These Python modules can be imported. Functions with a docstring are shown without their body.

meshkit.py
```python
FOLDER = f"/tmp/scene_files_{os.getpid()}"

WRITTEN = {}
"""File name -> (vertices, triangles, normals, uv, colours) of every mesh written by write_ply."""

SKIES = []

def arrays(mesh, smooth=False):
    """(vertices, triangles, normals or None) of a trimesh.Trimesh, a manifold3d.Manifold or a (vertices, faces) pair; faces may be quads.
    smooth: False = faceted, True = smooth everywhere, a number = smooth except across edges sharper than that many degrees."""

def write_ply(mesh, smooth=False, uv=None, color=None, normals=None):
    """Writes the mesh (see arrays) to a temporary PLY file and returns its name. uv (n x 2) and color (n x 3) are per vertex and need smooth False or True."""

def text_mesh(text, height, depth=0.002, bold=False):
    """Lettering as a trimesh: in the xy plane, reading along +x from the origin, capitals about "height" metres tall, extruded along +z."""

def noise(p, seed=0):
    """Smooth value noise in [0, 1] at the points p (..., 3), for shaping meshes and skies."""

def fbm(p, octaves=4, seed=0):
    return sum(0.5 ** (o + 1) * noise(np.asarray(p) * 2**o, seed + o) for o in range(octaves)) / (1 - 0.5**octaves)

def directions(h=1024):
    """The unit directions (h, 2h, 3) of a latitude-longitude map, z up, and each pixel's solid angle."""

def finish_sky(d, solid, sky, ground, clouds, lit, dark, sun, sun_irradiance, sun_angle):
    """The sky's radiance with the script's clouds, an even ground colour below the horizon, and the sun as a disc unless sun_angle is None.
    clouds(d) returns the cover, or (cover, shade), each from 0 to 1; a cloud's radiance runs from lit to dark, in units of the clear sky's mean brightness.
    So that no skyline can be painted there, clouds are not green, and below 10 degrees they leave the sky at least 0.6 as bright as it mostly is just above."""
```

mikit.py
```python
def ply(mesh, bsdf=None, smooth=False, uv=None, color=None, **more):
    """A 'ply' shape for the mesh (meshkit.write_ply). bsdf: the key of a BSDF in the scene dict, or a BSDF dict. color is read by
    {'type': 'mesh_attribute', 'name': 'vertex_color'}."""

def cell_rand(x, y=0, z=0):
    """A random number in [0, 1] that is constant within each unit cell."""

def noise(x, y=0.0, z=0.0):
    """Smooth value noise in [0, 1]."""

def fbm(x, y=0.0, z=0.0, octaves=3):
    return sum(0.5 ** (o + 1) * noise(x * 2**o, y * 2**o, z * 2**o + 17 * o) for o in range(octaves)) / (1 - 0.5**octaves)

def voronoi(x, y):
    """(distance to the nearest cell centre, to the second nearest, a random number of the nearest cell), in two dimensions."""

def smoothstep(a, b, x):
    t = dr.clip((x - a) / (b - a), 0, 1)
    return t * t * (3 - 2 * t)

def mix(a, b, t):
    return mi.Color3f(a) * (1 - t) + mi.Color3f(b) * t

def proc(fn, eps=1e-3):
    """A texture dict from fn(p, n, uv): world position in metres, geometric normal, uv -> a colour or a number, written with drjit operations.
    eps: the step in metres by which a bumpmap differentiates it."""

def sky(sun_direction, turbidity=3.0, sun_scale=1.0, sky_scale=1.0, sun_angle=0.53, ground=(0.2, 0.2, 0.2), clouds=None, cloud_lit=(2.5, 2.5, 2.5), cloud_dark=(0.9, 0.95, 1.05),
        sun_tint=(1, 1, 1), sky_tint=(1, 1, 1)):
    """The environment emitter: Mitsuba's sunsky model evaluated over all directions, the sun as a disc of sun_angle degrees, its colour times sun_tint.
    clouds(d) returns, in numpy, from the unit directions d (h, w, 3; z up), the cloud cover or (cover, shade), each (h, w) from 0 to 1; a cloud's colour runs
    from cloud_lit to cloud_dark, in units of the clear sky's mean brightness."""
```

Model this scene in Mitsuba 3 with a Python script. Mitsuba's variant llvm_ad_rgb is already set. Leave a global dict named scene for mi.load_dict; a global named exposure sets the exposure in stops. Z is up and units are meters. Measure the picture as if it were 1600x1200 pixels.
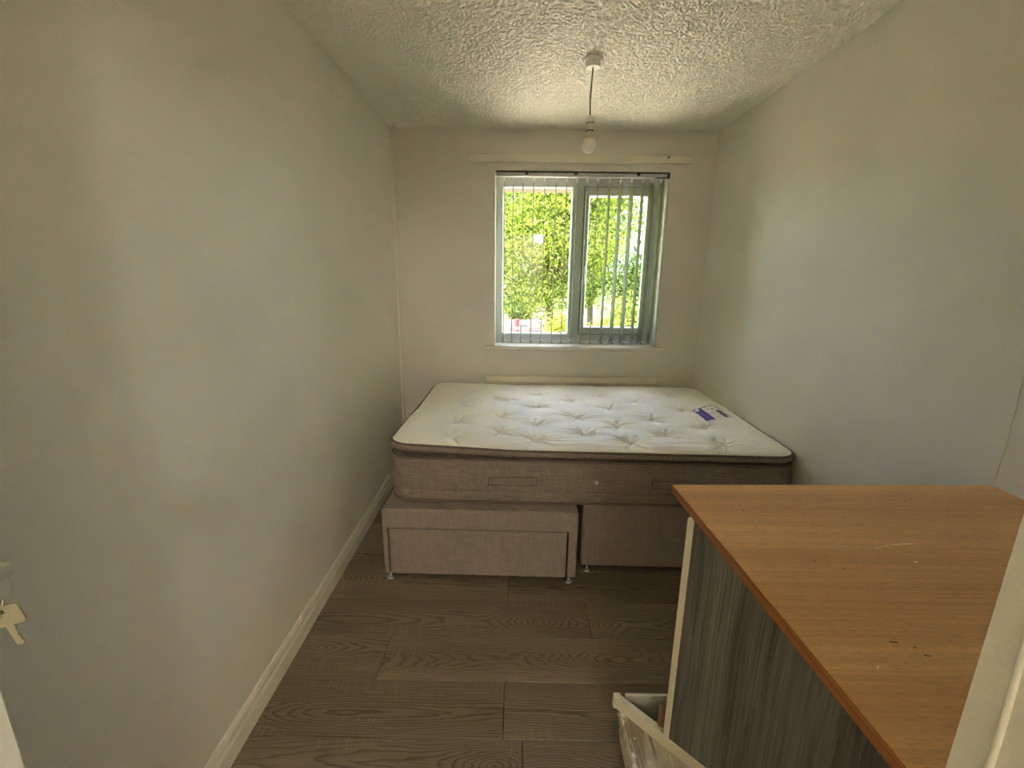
import math, random
import numpy as np
import trimesh, manifold3d, shapely
import shapely.geometry as sg
from shapely.ops import unary_union
import mitsuba as mi
import drjit as dr
import mikit
from mikit import proc, noise, fbm, voronoi, cell_rand, smoothstep, mix

rng = np.random.default_rng(7)
random.seed(7)
T = mi.ScalarTransform4f
scene, labels = {'type': 'scene'}, {}

# ------------------------------------------------------------------ camera, sky, exposure
CAM = [0.0, 0.0, 1.42546]
FWD = np.array([-0.00574172, 0.97181053, -0.23569331])
UP = -np.array([0.0139253, -0.23559663, -0.97175116])
scene['camera'] = {'type': 'perspective', 'fov': 96.918, 'fov_axis': 'x', 'near_clip': 0.02, 'far_clip': 500.0,
                   'to_world': T().look_at(origin=CAM, target=(np.array(CAM) + FWD).tolist(), up=UP.tolist())}


def cloud_cover(d):
    n = np.sin(d[..., 0] * 7 + 1.3) * np.sin(d[..., 1] * 9 - d[..., 2] * 5) + 0.5 * np.sin(d[..., 0] * 19 + d[..., 2] * 23)
    return np.clip(0.45 + 0.5 * n, 0, 1)


SUN = [-0.55, -0.45, 0.75]
scene['sky'] = mikit.sky(SUN, turbidity=3.0, sun_scale=1.0, sky_scale=1.3, ground=(0.25, 0.3, 0.15), clouds=cloud_cover,
                         cloud_lit=(1.9, 1.9, 1.95), cloud_dark=(1.0, 1.05, 1.15))
exposure = 5.9
LAMP_RADIANCE = (2.2, 2.1, 1.92)       # ceiling globe on the landing behind the camera

# ------------------------------------------------------------------ room numbers (metres)
XL, XR, D, H = -0.839, 1.315, 3.277, 2.349
XR2 = XR
WX0, WX1, WZ0, WZ1 = -0.149, 1.020, 0.915, 2.097   # window opening
FY = 3.41                                # room face of the window frame


# ------------------------------------------------------------------ helpers
def S(r, g, b):
    c = np.array([r, g, b]) / 255.0
    return np.where(c <= 0.04045, c / 12.92, ((c + 0.055) / 1.055) ** 2.4).tolist()


def rgb(c):
    return {'type': 'rgb', 'value': list(map(float, c))}


def principled(color, rough=0.5, spec=0.5, metallic=0.0, **kw):
    col = color if isinstance(color, dict) else rgb(color)
    return {'type': 'principled', 'base_color': col, 'roughness': float(rough), 'specular': float(spec), 'metallic': float(metallic), **kw}


def bumped(bsdf, fn, scale, eps=1e-3):
    return {'type': 'bumpmap', 'arbitrary': proc(fn, eps), 'scale': float(scale), 'bsdf': bsdf}


def two(b):
    return {'type': 'twosided', 'bsdf': b}


def tri(m):
    if hasattr(m, 'to_mesh'):
        q = m.to_mesh()
        return trimesh.Trimesh(np.array(q.vert_properties[:, :3]), np.array(q.tri_verts), process=False)
    return m


def cat(*ms):
    return trimesh.util.concatenate([tri(m) for m in ms])


def chbox(x0, x1, y0, y1, z0, z1, c=0.003):
    """A box with chamfered edges."""
    c = min(c, 0.45 * min(x1 - x0, y1 - y0, z1 - z0))
    P = []
    for x, sx in ((x0, 1), (x1, -1)):
        for y, sy in ((y0, 1), (y1, -1)):
            for z, sz in ((z0, 1), (z1, -1)):
                P += [(x, y + sy * c, z + sz * c), (x + sx * c, y, z + sz * c), (x + sx * c, y + sy * c, z)]
    return trimesh.convex.convex_hull(np.array(P))


def plainbox(x0, x1, y0, y1, z0, z1):
    m = trimesh.creation.box(extents=(x1 - x0, y1 - y0, z1 - z0))
    m.apply_translation(((x0 + x1) / 2, (y0 + y1) / 2, (z0 + z1) / 2))
    return m


def mbox(x0, x1, y0, y1, z0, z1):
    return manifold3d.Manifold.cube([x1 - x0, y1 - y0, z1 - z0]).translate([x0, y0, z0])


def rbox(x0, x1, y0, y1, z0, z1, r, seg=20):
    s = manifold3d.Manifold.sphere(r, seg)
    return manifold3d.Manifold.batch_hull([s.translate([x, y, z]) for x in (x0 + r, x1 - r) for y in (y0 + r, y1 - r) for z in (z0 + r, z1 - r)])


def extrude(poly, z0, z1):
    m = trimesh.creation.extrude_polygon(poly, z1 - z0)
    m.apply_translation((0, 0, z0))
    return m


def orient_box(p0, p1, thick, z0, z1, c=0.002):
    """A board standing on edge from plan point p0 to p1; thickness to the left of the direction."""
    p0, p1 = np.array(p0, float), np.array(p1, float)
    L = np.linalg.norm(p1 - p0)
    d = (p1 - p0) / L
    n = np.array([-d[1], d[0]])
    m = chbox(0, L, 0, thick, z0, z1, c)
    v = m.vertices.copy()
    m.vertices = np.column_stack([p0[0] + v[:, 0] * d[0] + v[:, 1] * n[0], p0[1] + v[:, 0] * d[1] + v[:, 1] * n[1], v[:, 2]])
    return m


def tube(pts, r, n=10, closed=False):
    pts = np.asarray(pts, float)
    N = len(pts)
    tan = np.roll(pts, -1, 0) - np.roll(pts, 1, 0)
    if not closed:
        tan[0], tan[-1] = pts[1] - pts[0], pts[-1] - pts[-2]
    tan /= np.linalg.norm(tan, axis=1, keepdims=True)
    ref = min(np.eye(3), key=lambda e: np.abs(tan @ e).max())
    a = np.cross(tan, ref)
    a /= np.linalg.norm(a, axis=1, keepdims=True)
    b = np.cross(tan, a)
    rr = np.broadcast_to(np.asarray(r, float), (N,))
    th = np.linspace(0, 2 * math.pi, n, endpoint=False)
    V = (pts[:, None] + rr[:, None, None] * (np.cos(th)[None, :, None] * a[:, None] + np.sin(th)[None, :, None] * b[:, None])).reshape(-1, 3)
    F = []
    for i in range(N if closed else N - 1):
        j = (i + 1) % N
        for k in range(n):
            l = (k + 1) % n
            F += [(i * n + k, i * n + l, j * n + l), (i * n + k, j * n + l, j * n + k)]
    if not closed:
        V = np.vstack([V, pts[:1], pts[-1:]])
        for k in range(n):
            l = (k + 1) % n
            F += [(N * n, i_ := l, k), (N * n + 1, (N - 1) * n + k, (N - 1) * n + l)]
    m = trimesh.Trimesh(V, np.array(F), process=False)
    if m.volume < 0:
        m.invert()
    return m


def lathe(profile, cx, cy, n=40):
    """profile: (radius, z) list from bottom to top."""
    m = trimesh.creation.revolve(np.array(profile, float), sections=n)
    m.apply_translation((cx, cy, 0))
    if m.volume < 0:
        m.invert()
    return m


used = {}


def numbered(key):
    if key not in used:
        used[key] = 0
        return key
    used[key] += 1
    return f'{key}_{used[key]:03d}'


def add(name, mesh, bsdf, parent=None, label=None, category=None, group=None, kind=None, smooth=False, **kw):
    key = numbered(name if parent is None else parent + '__' + name)
    scene[key] = mesh if isinstance(mesh, dict) else mikit.ply(tri(mesh), bsdf, smooth=smooth, **kw)
    meta(key, label, category, group, kind)
    return key


def meta(key, label=None, category=None, group=None, kind=None):
    d = {k: v for k, v in (('label', label), ('category', category), ('group', group), ('kind', kind)) if v}
    if d:
        labels[key] = d


def thing(name, label, category, group=None, kind=None):
    key = numbered(name)
    meta(key, label, category, group, kind)
    return key


def rrect(x0, x1, y0, y1, r, n=10):
    """Rounded rectangle outline, counter-clockwise, evenly enough spaced for lofting."""
    P = []
    for cx, cy, a0 in ((x1 - r, y0 + r, -90), (x1 - r, y1 - r, 0), (x0 + r, y1 - r, 90), (x0 + r, y0 + r, 180)):
        for k in range(n + 1):
            a = math.radians(a0 + 90 * k / n)
            P.append((cx + r * math.cos(a), cy + r * math.sin(a)))
    out = []
    for i in range(len(P)):
        p, q = np.array(P[i]), np.array(P[(i + 1) % len(P)])
        m = max(1, int(np.linalg.norm(q - p) / 0.03))
        for k in range(m):
            out.append(p + (q - p) * k / m)
    return np.array(out)


def outline_normals(P):
    t = np.roll(P, -1, 0) - np.roll(P, 1, 0)
    n = np.column_stack([t[:, 1], -t[:, 0]])
    return n / np.linalg.norm(n, axis=1, keepdims=True)


def loft(P, rings, cap=True, wob=None):
    """rings: (offset, z) from bottom to top along the outline P."""
    Nn = outline_normals(P)
    n = len(P)
    V = []
    for i, (o, z) in enumerate(rings):
        off = np.full(n, o)
        if wob is not None:
            off = off + wob(i / (len(rings) - 1), np.arange(n) / n)
        V.append(np.column_stack([P + Nn * off[:, None], np.full(n, z)]))
    V = np.vstack(V)
    F = []
    k = np.arange(n)
    l = (k + 1) % n
    for i in range(len(rings) - 1):
        a, b = i * n, (i + 1) * n
        F.append(np.column_stack([a + k, a + l, b + l]))
        F.append(np.column_stack([a + k, b + l, b + k]))
    if cap:
        c = P.mean(0)
        V = np.vstack([V, [c[0], c[1], rings[0][1]], [c[0], c[1], rings[-1][1]]])
        b = (len(rings) - 1) * n
        F.append(np.column_stack([np.full(n, len(V) - 2), l, k]))
        F.append(np.column_stack([np.full(n, len(V) - 1), b + k, b + l]))
    return trimesh.Trimesh(V, np.vstack(F), process=False)


# ------------------------------------------------------------------ materials
def wall_bump(p, n, uv):
    b = 0.55 * fbm(p.x * 60, p.y * 60, p.z * 60, 3) + 0.45 * fbm(p.x * 9, p.y * 9, p.z * 9, 2) * 1.4
    for cy, cz, r in ((1.140, 1.438, 0.026), (1.452, 1.358, 0.018), (1.475, 1.330, 0.02)):      # old filler scars on the left wall
        d = dr.sqrt(dr.square(p.y - cy) + dr.square(p.z - cz) + dr.square(p.x - XL))
        b = b + 1.3 * dr.exp(-dr.square((d - r) / 0.003)) * smoothstep(0.35, 0.7, noise(p.y * 60, p.z * 40, 3))
    return b


def wall_color(p, n, uv):
    g = fbm(p.x * 3.1, p.y * 3.1, p.z * 3.1, 3)
    f = noise(p.x * 220, p.y * 220, p.z * 220)
    return mix(S(210, 206, 194), S(219, 216, 205), g) * (0.97 + 0.06 * f)


scene['wall_paint'] = bumped(principled(proc(wall_color), 0.55, 0.35), wall_bump, 0.0016, 2e-3)


scene['ceiling_artex'] = principled(S(222, 218, 204), 0.55, 0.35)
scene['trim_paint'] = bumped(principled(S(222, 216, 200), 0.38, 0.5), lambda p, n, uv: fbm(p.x * 25, p.y * 25, p.z * 25, 3), 0.0009, 2e-3)
scene['white_plastic'] = two(principled(S(232, 230, 222), 0.3, 0.5))
scene['upvc'] = two(principled(S(186, 188, 190), 0.32, 0.5))
scene['gasket'] = two(principled(S(40, 40, 40), 0.6, 0.3))
scene['cream_enamel'] = two(principled(S(224, 217, 198), 0.3, 0.5))
scene['grey_plastic'] = two(principled(S(104, 104, 100), 0.45, 0.4))
scene['dark_plastic'] = two(principled(S(45, 44, 42), 0.5, 0.4))
scene['chrome'] = two({'type': 'roughconductor', 'material': 'Al', 'alpha': 0.16, 'distribution': 'ggx'})
scene['brushed_metal'] = two(principled(S(190, 190, 184), 0.42, 0.5, 0.55))
scene['key_metal'] = two(principled(S(178, 170, 146), 0.36, 0.5, 0.7))
scene['glass'] = {'type': 'thindielectric', 'int_ior': 1.5, 'ext_ior': 1.0}


def plank_fn(p, n, uv):
    u, v = uv.x, uv.y
    fu = dr.floor(u / 10.0)                      # plank number is packed in the tens of u
    r1, r2, r3 = cell_rand(fu, 3, 1), cell_rand(fu, 7, 2), cell_rand(fu, 11, 5)
    lu = u - fu * 10.0
    # growth rings around a pith that runs nearly along the plank
    wob = (noise(lu * 2.3 + r1 * 50, 1.0, fu) - 0.5) * 0.10 + (noise(lu * 7.0, r2 * 30, fu) - 0.5) * 0.025
    vv = v - 0.104 + (r1 - 0.5) * 0.05 + wob * 0.35
    depth = dr.abs((noise(lu * 1.9 + r3 * 40, 5.0, fu) - 0.46) * 0.16) + 0.004
    rad = dr.sqrt(vv * vv * 0.55 + depth * depth) + 0.006 * (fbm(lu * 9, v * 70, fu, 3) - 0.5)
    ring = rad * (150 + 60 * r2)
    fr = ring - dr.floor(ring)
    late = smoothstep(0.45, 0.95, fr) * (1 - smoothstep(0.95, 1.0, fr))
    near = 1 - smoothstep(0.025, 0.11, rad)
    fibre = noise(lu * 9, v * 420, fu)
    fibre2 = noise(lu * 30, v * 900, fu + 3)
    patch = fbm(lu * 1.6 + 9, v * 9, fu + 7, 3)
    saw = noise(lu * 210 + noise(v * 25, lu * 3, fu) * 2.0, v * 7, fu + 1)
    sawm = smoothstep(0.58, 0.72, fbm(lu * 3.4, v * 16, fu + 5, 2))
    c = mix(S(140, 126, 108), S(110, 97, 81), patch)
    c = c * (0.86 + 0.24 * fibre) * (0.94 + 0.12 * fibre2)
    c = mix(c, S(56, 47, 37), 0.55 * late * (0.30 + 0.70 * near))
    c = mix(c, S(150, 136, 114), 0.30 * sawm * smoothstep(0.5, 0.85, saw))
    return c * (0.9 + 0.2 * r2)


scene['laminate'] = two(principled(proc(plank_fn), 0.42, 0.4))
scene['subfloor_dark'] = two(principled(S(30, 26, 22), 0.8, 0.2))


def linen_fn(p, n, uv):
    s = p.x + p.y
    a = noise(s * 420, p.z * 26)
    b = noise(s * 30, p.z * 480)
    g = fbm(s * 14, p.z * 14, p.y * 14, 2)
    return mix(S(128, 116, 107), S(158, 145, 135), 0.42 * a + 0.33 * b + 0.25 * g)


scene['linen'] = two(principled(proc(linen_fn), 0.85, 0.15, sheen=0.3))


def linen_top_fn(p, n, uv):
    a = noise(p.x * 420, p.y * 60 + p.z * 26)
    b = noise(p.x * 30, p.y * 480 + p.z * 480)
    return mix(S(136, 122, 106), S(164, 149, 131), 0.5 * a + 0.5 * b)


def mattress_side_fn(p, n, uv):
    a = noise(p.x * 420 + p.y * 300, p.z * 26)
    b = noise(p.x * 26, p.z * 460, p.y * 20)
    slub = smoothstep(0.62, 0.8, noise(p.x * 20, p.z * 300, 4))
    return mix(S(118, 106, 97), S(154, 141, 130), 0.4 * a + 0.4 * b + 0.2 * slub)


scene['mattress_linen'] = two(principled(proc(mattress_side_fn), 0.85, 0.15, sheen=0.3))
scene['piping'] = two(principled(S(110, 98, 88), 0.75, 0.2, sheen=0.3))


def damask_fn(p, n, uv):
    w = noise(p.x * 160, p.y * 160)
    g = fbm(p.x * 5, p.y * 5, 1, 2)
    return mix(S(230, 228, 219), S(240, 238, 230), 0.5 * w + 0.5 * g)


def damask_bump(p, n, uv):
    d1 = noise(p.x * 40 + 3 * noise(p.x * 9, p.y * 9), p.y * 12)
    d2 = noise(p.x * 12, p.y * 70 + 4 * noise(p.x * 7, p.y * 7, 2))
    return 0.6 * d1 + 0.7 * d2


scene['damask'] = bumped(principled(proc(damask_fn), 0.7, 0.25, sheen=0.4), damask_bump, 0.0022, 2e-3)


def label_fn(p, n, uv):
    u, v = uv.x, uv.y                        # u across, v away from the viewer
    white = mi.Color3f(S(232, 231, 230))
    purple = mi.Color3f(S(84, 72, 148))
    dark = mi.Color3f(S(70, 60, 104))
    box = lambda a, b, c, d: ((u > a) & (u < b) & (v > c) & (v < d))
    c = mi.Color3f(white)
    c = dr.select(box(0.06, 0.40, 0.04, 0.97), mix(purple, dark, smoothstep(0.4, 0.9, fbm(u * 3, v * 3, 1, 2))), c)
    oval = dr.square((u - 0.21) / 0.10) + dr.square((v - 0.86) / 0.08) < 1
    c = dr.select(oval, white, c)
    for k, (v0, w) in enumerate(((0.62, 0.20), (0.5, 0.16), (0.36, 0.2), (0.22, 0.14))):
        mark = box(0.13, 0.13 + w, v0, v0 + 0.05) & (noise(u * 70, k * 3.0) > 0.42)
        c = dr.select(mark, mi.Color3f(S(140, 132, 190)), c)
    c = dr.select(box(0.40, 0.97, 0.955, 0.985), dark, c)
    c = dr.select(box(0.955, 0.985, 0.06, 0.97), dark, c)
    c = dr.select(box(0.78, 0.92, 0.10, 0.62), dark, c)
    for k in range(3):
        c = dr.select(box(0.82 + 0.03 * k, 0.835 + 0.03 * k, 0.15, 0.56) & (noise(v * 60, k * 5.0 + 1) > 0.5), mi.Color3f(S(160, 152, 190)), c)
    for k in range(6):
        c = dr.select(box(0.47 + 0.045 * k, 0.485 + 0.045 * k, 0.14, 0.56) & (noise(v * 80, k * 2.0) > 0.35), mi.Color3f(S(176, 176, 176)), c)
    c = dr.select(box(0.50, 0.80, 0.72, 0.80) & (noise(u * 60, 8.0) > 0.45), mi.Color3f(S(150, 150, 152)), c)
    return c


scene['label_print'] = two(principled(proc(label_fn), 0.45, 0.4))


def beech_fn(p, n, uv):
    u, v = p.x, p.y
    wv = v + 0.010 * (fbm(u * 1.6, v * 5, 2, 3) - 0.5)
    band = fbm(wv * 16, u * 0.5, 4.0, 3)
    line = noise(u * 4, wv * 260, 1)
    fleck = smoothstep(0.60, 0.78, noise(u * 95, wv * 520, 6))
    c = mix(S(218, 172, 116), S(200, 152, 100), smoothstep(0.25, 0.75, band))
    c = c * (0.92 + 0.16 * line)
    c = mix(c, S(164, 112, 66), 0.2 * fleck)

    def seg(ax, ay, bx, by, w):
        dx, dy = bx - ax, by - ay
        t = dr.clip(((u - ax) * dx + (v - ay) * dy) / (dx * dx + dy * dy), 0, 1)
        return dr.sqrt(dr.square(u - ax - t * dx) + dr.square(v - ay - t * dy)) < w * (0.5 + noise(u * 300, v * 300, 2))

    pale = seg(0.753, 0.845, 0.803, 0.861, 0.0007) | seg(0.803, 0.861, 0.851, 0.866, 0.0013) | seg(0.80, 0.80, 0.806, 0.802, 0.0016) | seg(0.53, 0.545, 0.534, 0.549, 0.002)
    c = dr.select(pale, mi.Color3f(S(240, 218, 186)), c)
    for ax, ay, bx, by in ((0.556, 0.999, 0.560, 0.998), (0.64, 0.775, 0.643, 0.775), (0.588, 0.595, 0.598, 0.594), (0.617, 0.585, 0.619, 0.584), (0.62, 0.57, 0.626, 0.568), (1.02, 1.07, 1.024, 1.07), (0.60, 0.80, 0.604, 0.80)):
        c = dr.select(seg(ax, ay, bx, by, 0.0011), mi.Color3f(S(96, 52, 28)), c)
    return c


scene['beech'] = two(principled(proc(beech_fn), 0.36, 0.45))


def beech_edge_fn(p, n, uv):
    s = p.x + p.y
    return mix(S(158, 104, 60), S(128, 80, 44), fbm(s * 5, p.z * 260, 1, 3)) * (0.9 + 0.2 * noise(s * 30, p.z * 500))


scene['beech_edge'] = two(principled(proc(beech_edge_fn), 0.4, 0.4))


def greywood_fn(p, n, uv):
    s = (p.x - p.y) * 0.707
    ws = s + 0.012 * (fbm(p.z * 2.2, s * 4, 3, 3) - 0.5)
    a = fbm(ws * 20, p.z * 0.9, 2.0, 3)
    l = noise(ws * 260, p.z * 5, 1)
    l2 = noise(ws * 620, p.z * 14, 4)
    c = mix(S(112, 110, 104), S(88, 86, 82), smoothstep(0.3, 0.7, a))
    c = c * (0.72 + 0.46 * l) * (0.82 + 0.34 * l2)
    k = smoothstep(0.66, 0.8, noise(ws * 90, p.z * 3.0, 9))
    return mix(c, S(58, 56, 52), 0.35 * k)


scene['grey_wood'] = two(principled(proc(greywood_fn), 0.5, 0.35))


def chipped_fn(p, n, uv):
    m = fbm(p.x * 26, p.y * 7, p.z * 26, 4)
    st = noise(p.x * 190, p.y * 14, p.z * 60)
    bare = smoothstep(0.46, 0.60, m * 0.75 + st * 0.25)
    wood = mix(S(146, 126, 98), S(112, 95, 74), st)
    paint = mix(S(196, 189, 172), S(178, 170, 152), fbm(p.x * 40, p.y * 40, p.z * 40, 2))
    c = mix(wood, paint, 1 - bare * 0.7)
    chips = smoothstep(0.70, 0.76, noise(p.x * 130, p.y * 60, p.z * 130))
    worn = (1 - smoothstep(0.004, 0.016, dr.abs(p.x - 0.3325))) * smoothstep(0.135, 0.146, p.z) * smoothstep(0.48, 0.62, fbm(p.x * 90, p.y * 34, 3, 3))
    return mix(c, S(236, 232, 222), dr.maximum(chips * 0.8, worn))


scene['chipped_paint'] = two(principled(proc(chipped_fn), 0.6, 0.3))
scene['raw_wood'] = two(principled(S(118, 94, 72), 0.7, 0.2))
scene['rail_paint'] = two(principled(S(208, 202, 184), 0.5, 0.4))
scene['vane_fabric'] = {'type': 'principledthin', 'base_color': rgb(S(112, 120, 92)), 'roughness': 0.8, 'diff_trans': 1.1, 'spec_trans': 0.0}
scene['vane_weight_plastic'] = two(principled(S(110, 112, 110), 0.5, 0.4))
scene['flex'] = two(principled(S(96, 88, 74), 0.5, 0.4))
scene['bulb_collar'] = two(principled(S(206, 200, 170), 0.4, 0.4))
scene['bulb_dome'] = two(principled(S(246, 242, 226), 0.22, 0.5))
scene['door_paint'] = two(principled(S(226, 226, 216), 0.4, 0.45))

# ------------------------------------------------------------------ structure
YF = -0.35                               # room face of the wall with the doorway
add('wall_left', extrude(sg.box(XL - 0.12, YF - 0.12, XL, D + 0.28), -0.05, H + 0.05), 'wall_paint', kind='structure')
add('wall_right', extrude(sg.box(XR, YF - 0.12, XR + 0.12, D + 0.28), -0.05, H + 0.05), 'wall_paint', kind='structure')
seam = [(XR + 0.001, 1.153 + 0.002 * math.sin(z * 17) + 0.001 * math.sin(z * 61), z) for z in np.linspace(0.0, H, 90)]
add('plaster_ridge', tube(seam, 0.0024, 8), 'wall_paint', 'wall_right', smooth=True)
wb = mbox(XL, XR, D, D + 0.28, -0.05, H + 0.05) - mbox(WX0, WX1, D - 0.1, D + 0.4, WZ0 - 0.02, WZ1)
add('wall_back', wb, 'wall_paint', kind='structure')
DX0, DX1 = -0.645, 0.42
wf = manifold3d.Manifold.batch_boolean([mbox(XL, XR2, YF - 0.12, YF, -0.05, H + 0.05), ], manifold3d.OpType.Add) - mbox(DX0, 0.41, YF - 0.3, YF + 0.1, -0.1, 2.02) + mbox(0.41, XR2, YF - 0.12, 0.333, -0.05, H + 0.05)
add('wall_front', wf, 'wall_paint', kind='structure')
ridge = [(0.4095, 0.304 + 0.0015 * math.sin(z * 23), z) for z in np.linspace(0.0, H, 60)]
add('plaster_ridge', tube(ridge, 0.0030, 8), 'wall_paint', 'wall_front', smooth=True)
import meshkit
cgx, cgy = np.meshgrid(np.arange(XL - 0.01, XR + 0.012, 0.0035), np.concatenate([np.arange(YF - 0.01, 0.9, 0.010), np.arange(0.9, D + 0.012, 0.0035)]))
cp = np.column_stack([cgx.ravel(), cgy.ravel(), 0 * cgx.ravel()])
cn = lambda f, o: np.asarray(meshkit.noise(cp * f + o))
wob_x, wob_y = 0.007 * cn(80.0, 3.1), 0.007 * cn(80.0, 9.7)
cp2 = cp + np.column_stack([wob_x, wob_y, 0 * wob_x])
cq = lambda f, o: np.asarray(meshkit.noise(cp2 * f + o))
a1, a2 = cq(125.0, 1.5), cq(230.0, 5.5)
hgt = a1 / max(abs(a1).max(), 1e-6) * 0.7 + a2 / max(abs(a2).max(), 1e-6) * 0.5
hgt = (hgt - hgt.mean()) / hgt.std()
stip = 1 / (1 + np.exp(-2.6 * hgt))
cz = H + 0.004 - 0.0042 * stip
ci = np.arange(cgx.size).reshape(cgx.shape)
cf = np.vstack([np.column_stack([ci[:-1, :-1].ravel(), ci[1:, 1:].ravel(), ci[:-1, 1:].ravel()]), np.column_stack([ci[:-1, :-1].ravel(), ci[1:, :-1].ravel(), ci[1:, 1:].ravel()])])
add('ceiling', trimesh.Trimesh(np.column_stack([cp[:, :2], cz]), cf, process=False), 'ceiling_artex', kind='structure', smooth=True)
add('slab', plainbox(XL - 0.12, XR2 + 0.12, YF - 0.12, D + 0.28, H + 0.006, H + 0.15), 'wall_paint', 'ceiling')
add('floor', plainbox(XL - 0.12, XR2 + 0.12, YF - 0.12, D, -0.05, -0.011), 'subfloor_dark', kind='structure')

PW = 0.2084
Y0 = 1.7495                              # a joint between rows
joints = {0: -0.0145, -1: 0.3275, -2: -0.4855, -3: -0.0215}
pn = 0
for r in range(-11, 8):
    ya = Y0 + r * PW
    yb = ya + PW
    if yb < YF or ya > D - 0.01:
        continue
    j = joints.get(r, -0.6 + 1.3 * ((r * 0.377) % 1.0))
    xs = [XL + 0.003]
    for e in (j - 1.38, j, j + 1.38):
        if XL + 0.05 < e < XR2 - 0.05:
            xs.append(e)
    xs.append(XR2 - 0.003)
    for a, b in zip(xs[:-1], xs[1:]):
        # keep clear of the pier by the door and of the thicker right wall
        hi = min(yb, D - 0.004)
        lo = max(ya, YF + 0.002)
        bb = b
        if lo < 0.335 and b > 0.41:
            if hi > 0.36:
                if a < 0.40:
                    pass
            bb = min(bb, 0.407)
            if bb - a < 0.05:
                continue
        m = chbox(a + 0.0008, bb - 0.0008, lo + 0.0008, hi - 0.0008, -0.0105, 0.0, 0.0014)
        v = np.array(m.vertices)
        pn += 1
        m2 = trimesh.Trimesh(v, m.faces, process=False)
        uvs = np.column_stack([v[:, 0] + 2.0 + 10.0 * pn, v[:, 1] - ya])
        add('plank', m2, 'laminate', 'floor', uv=uvs)


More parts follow.
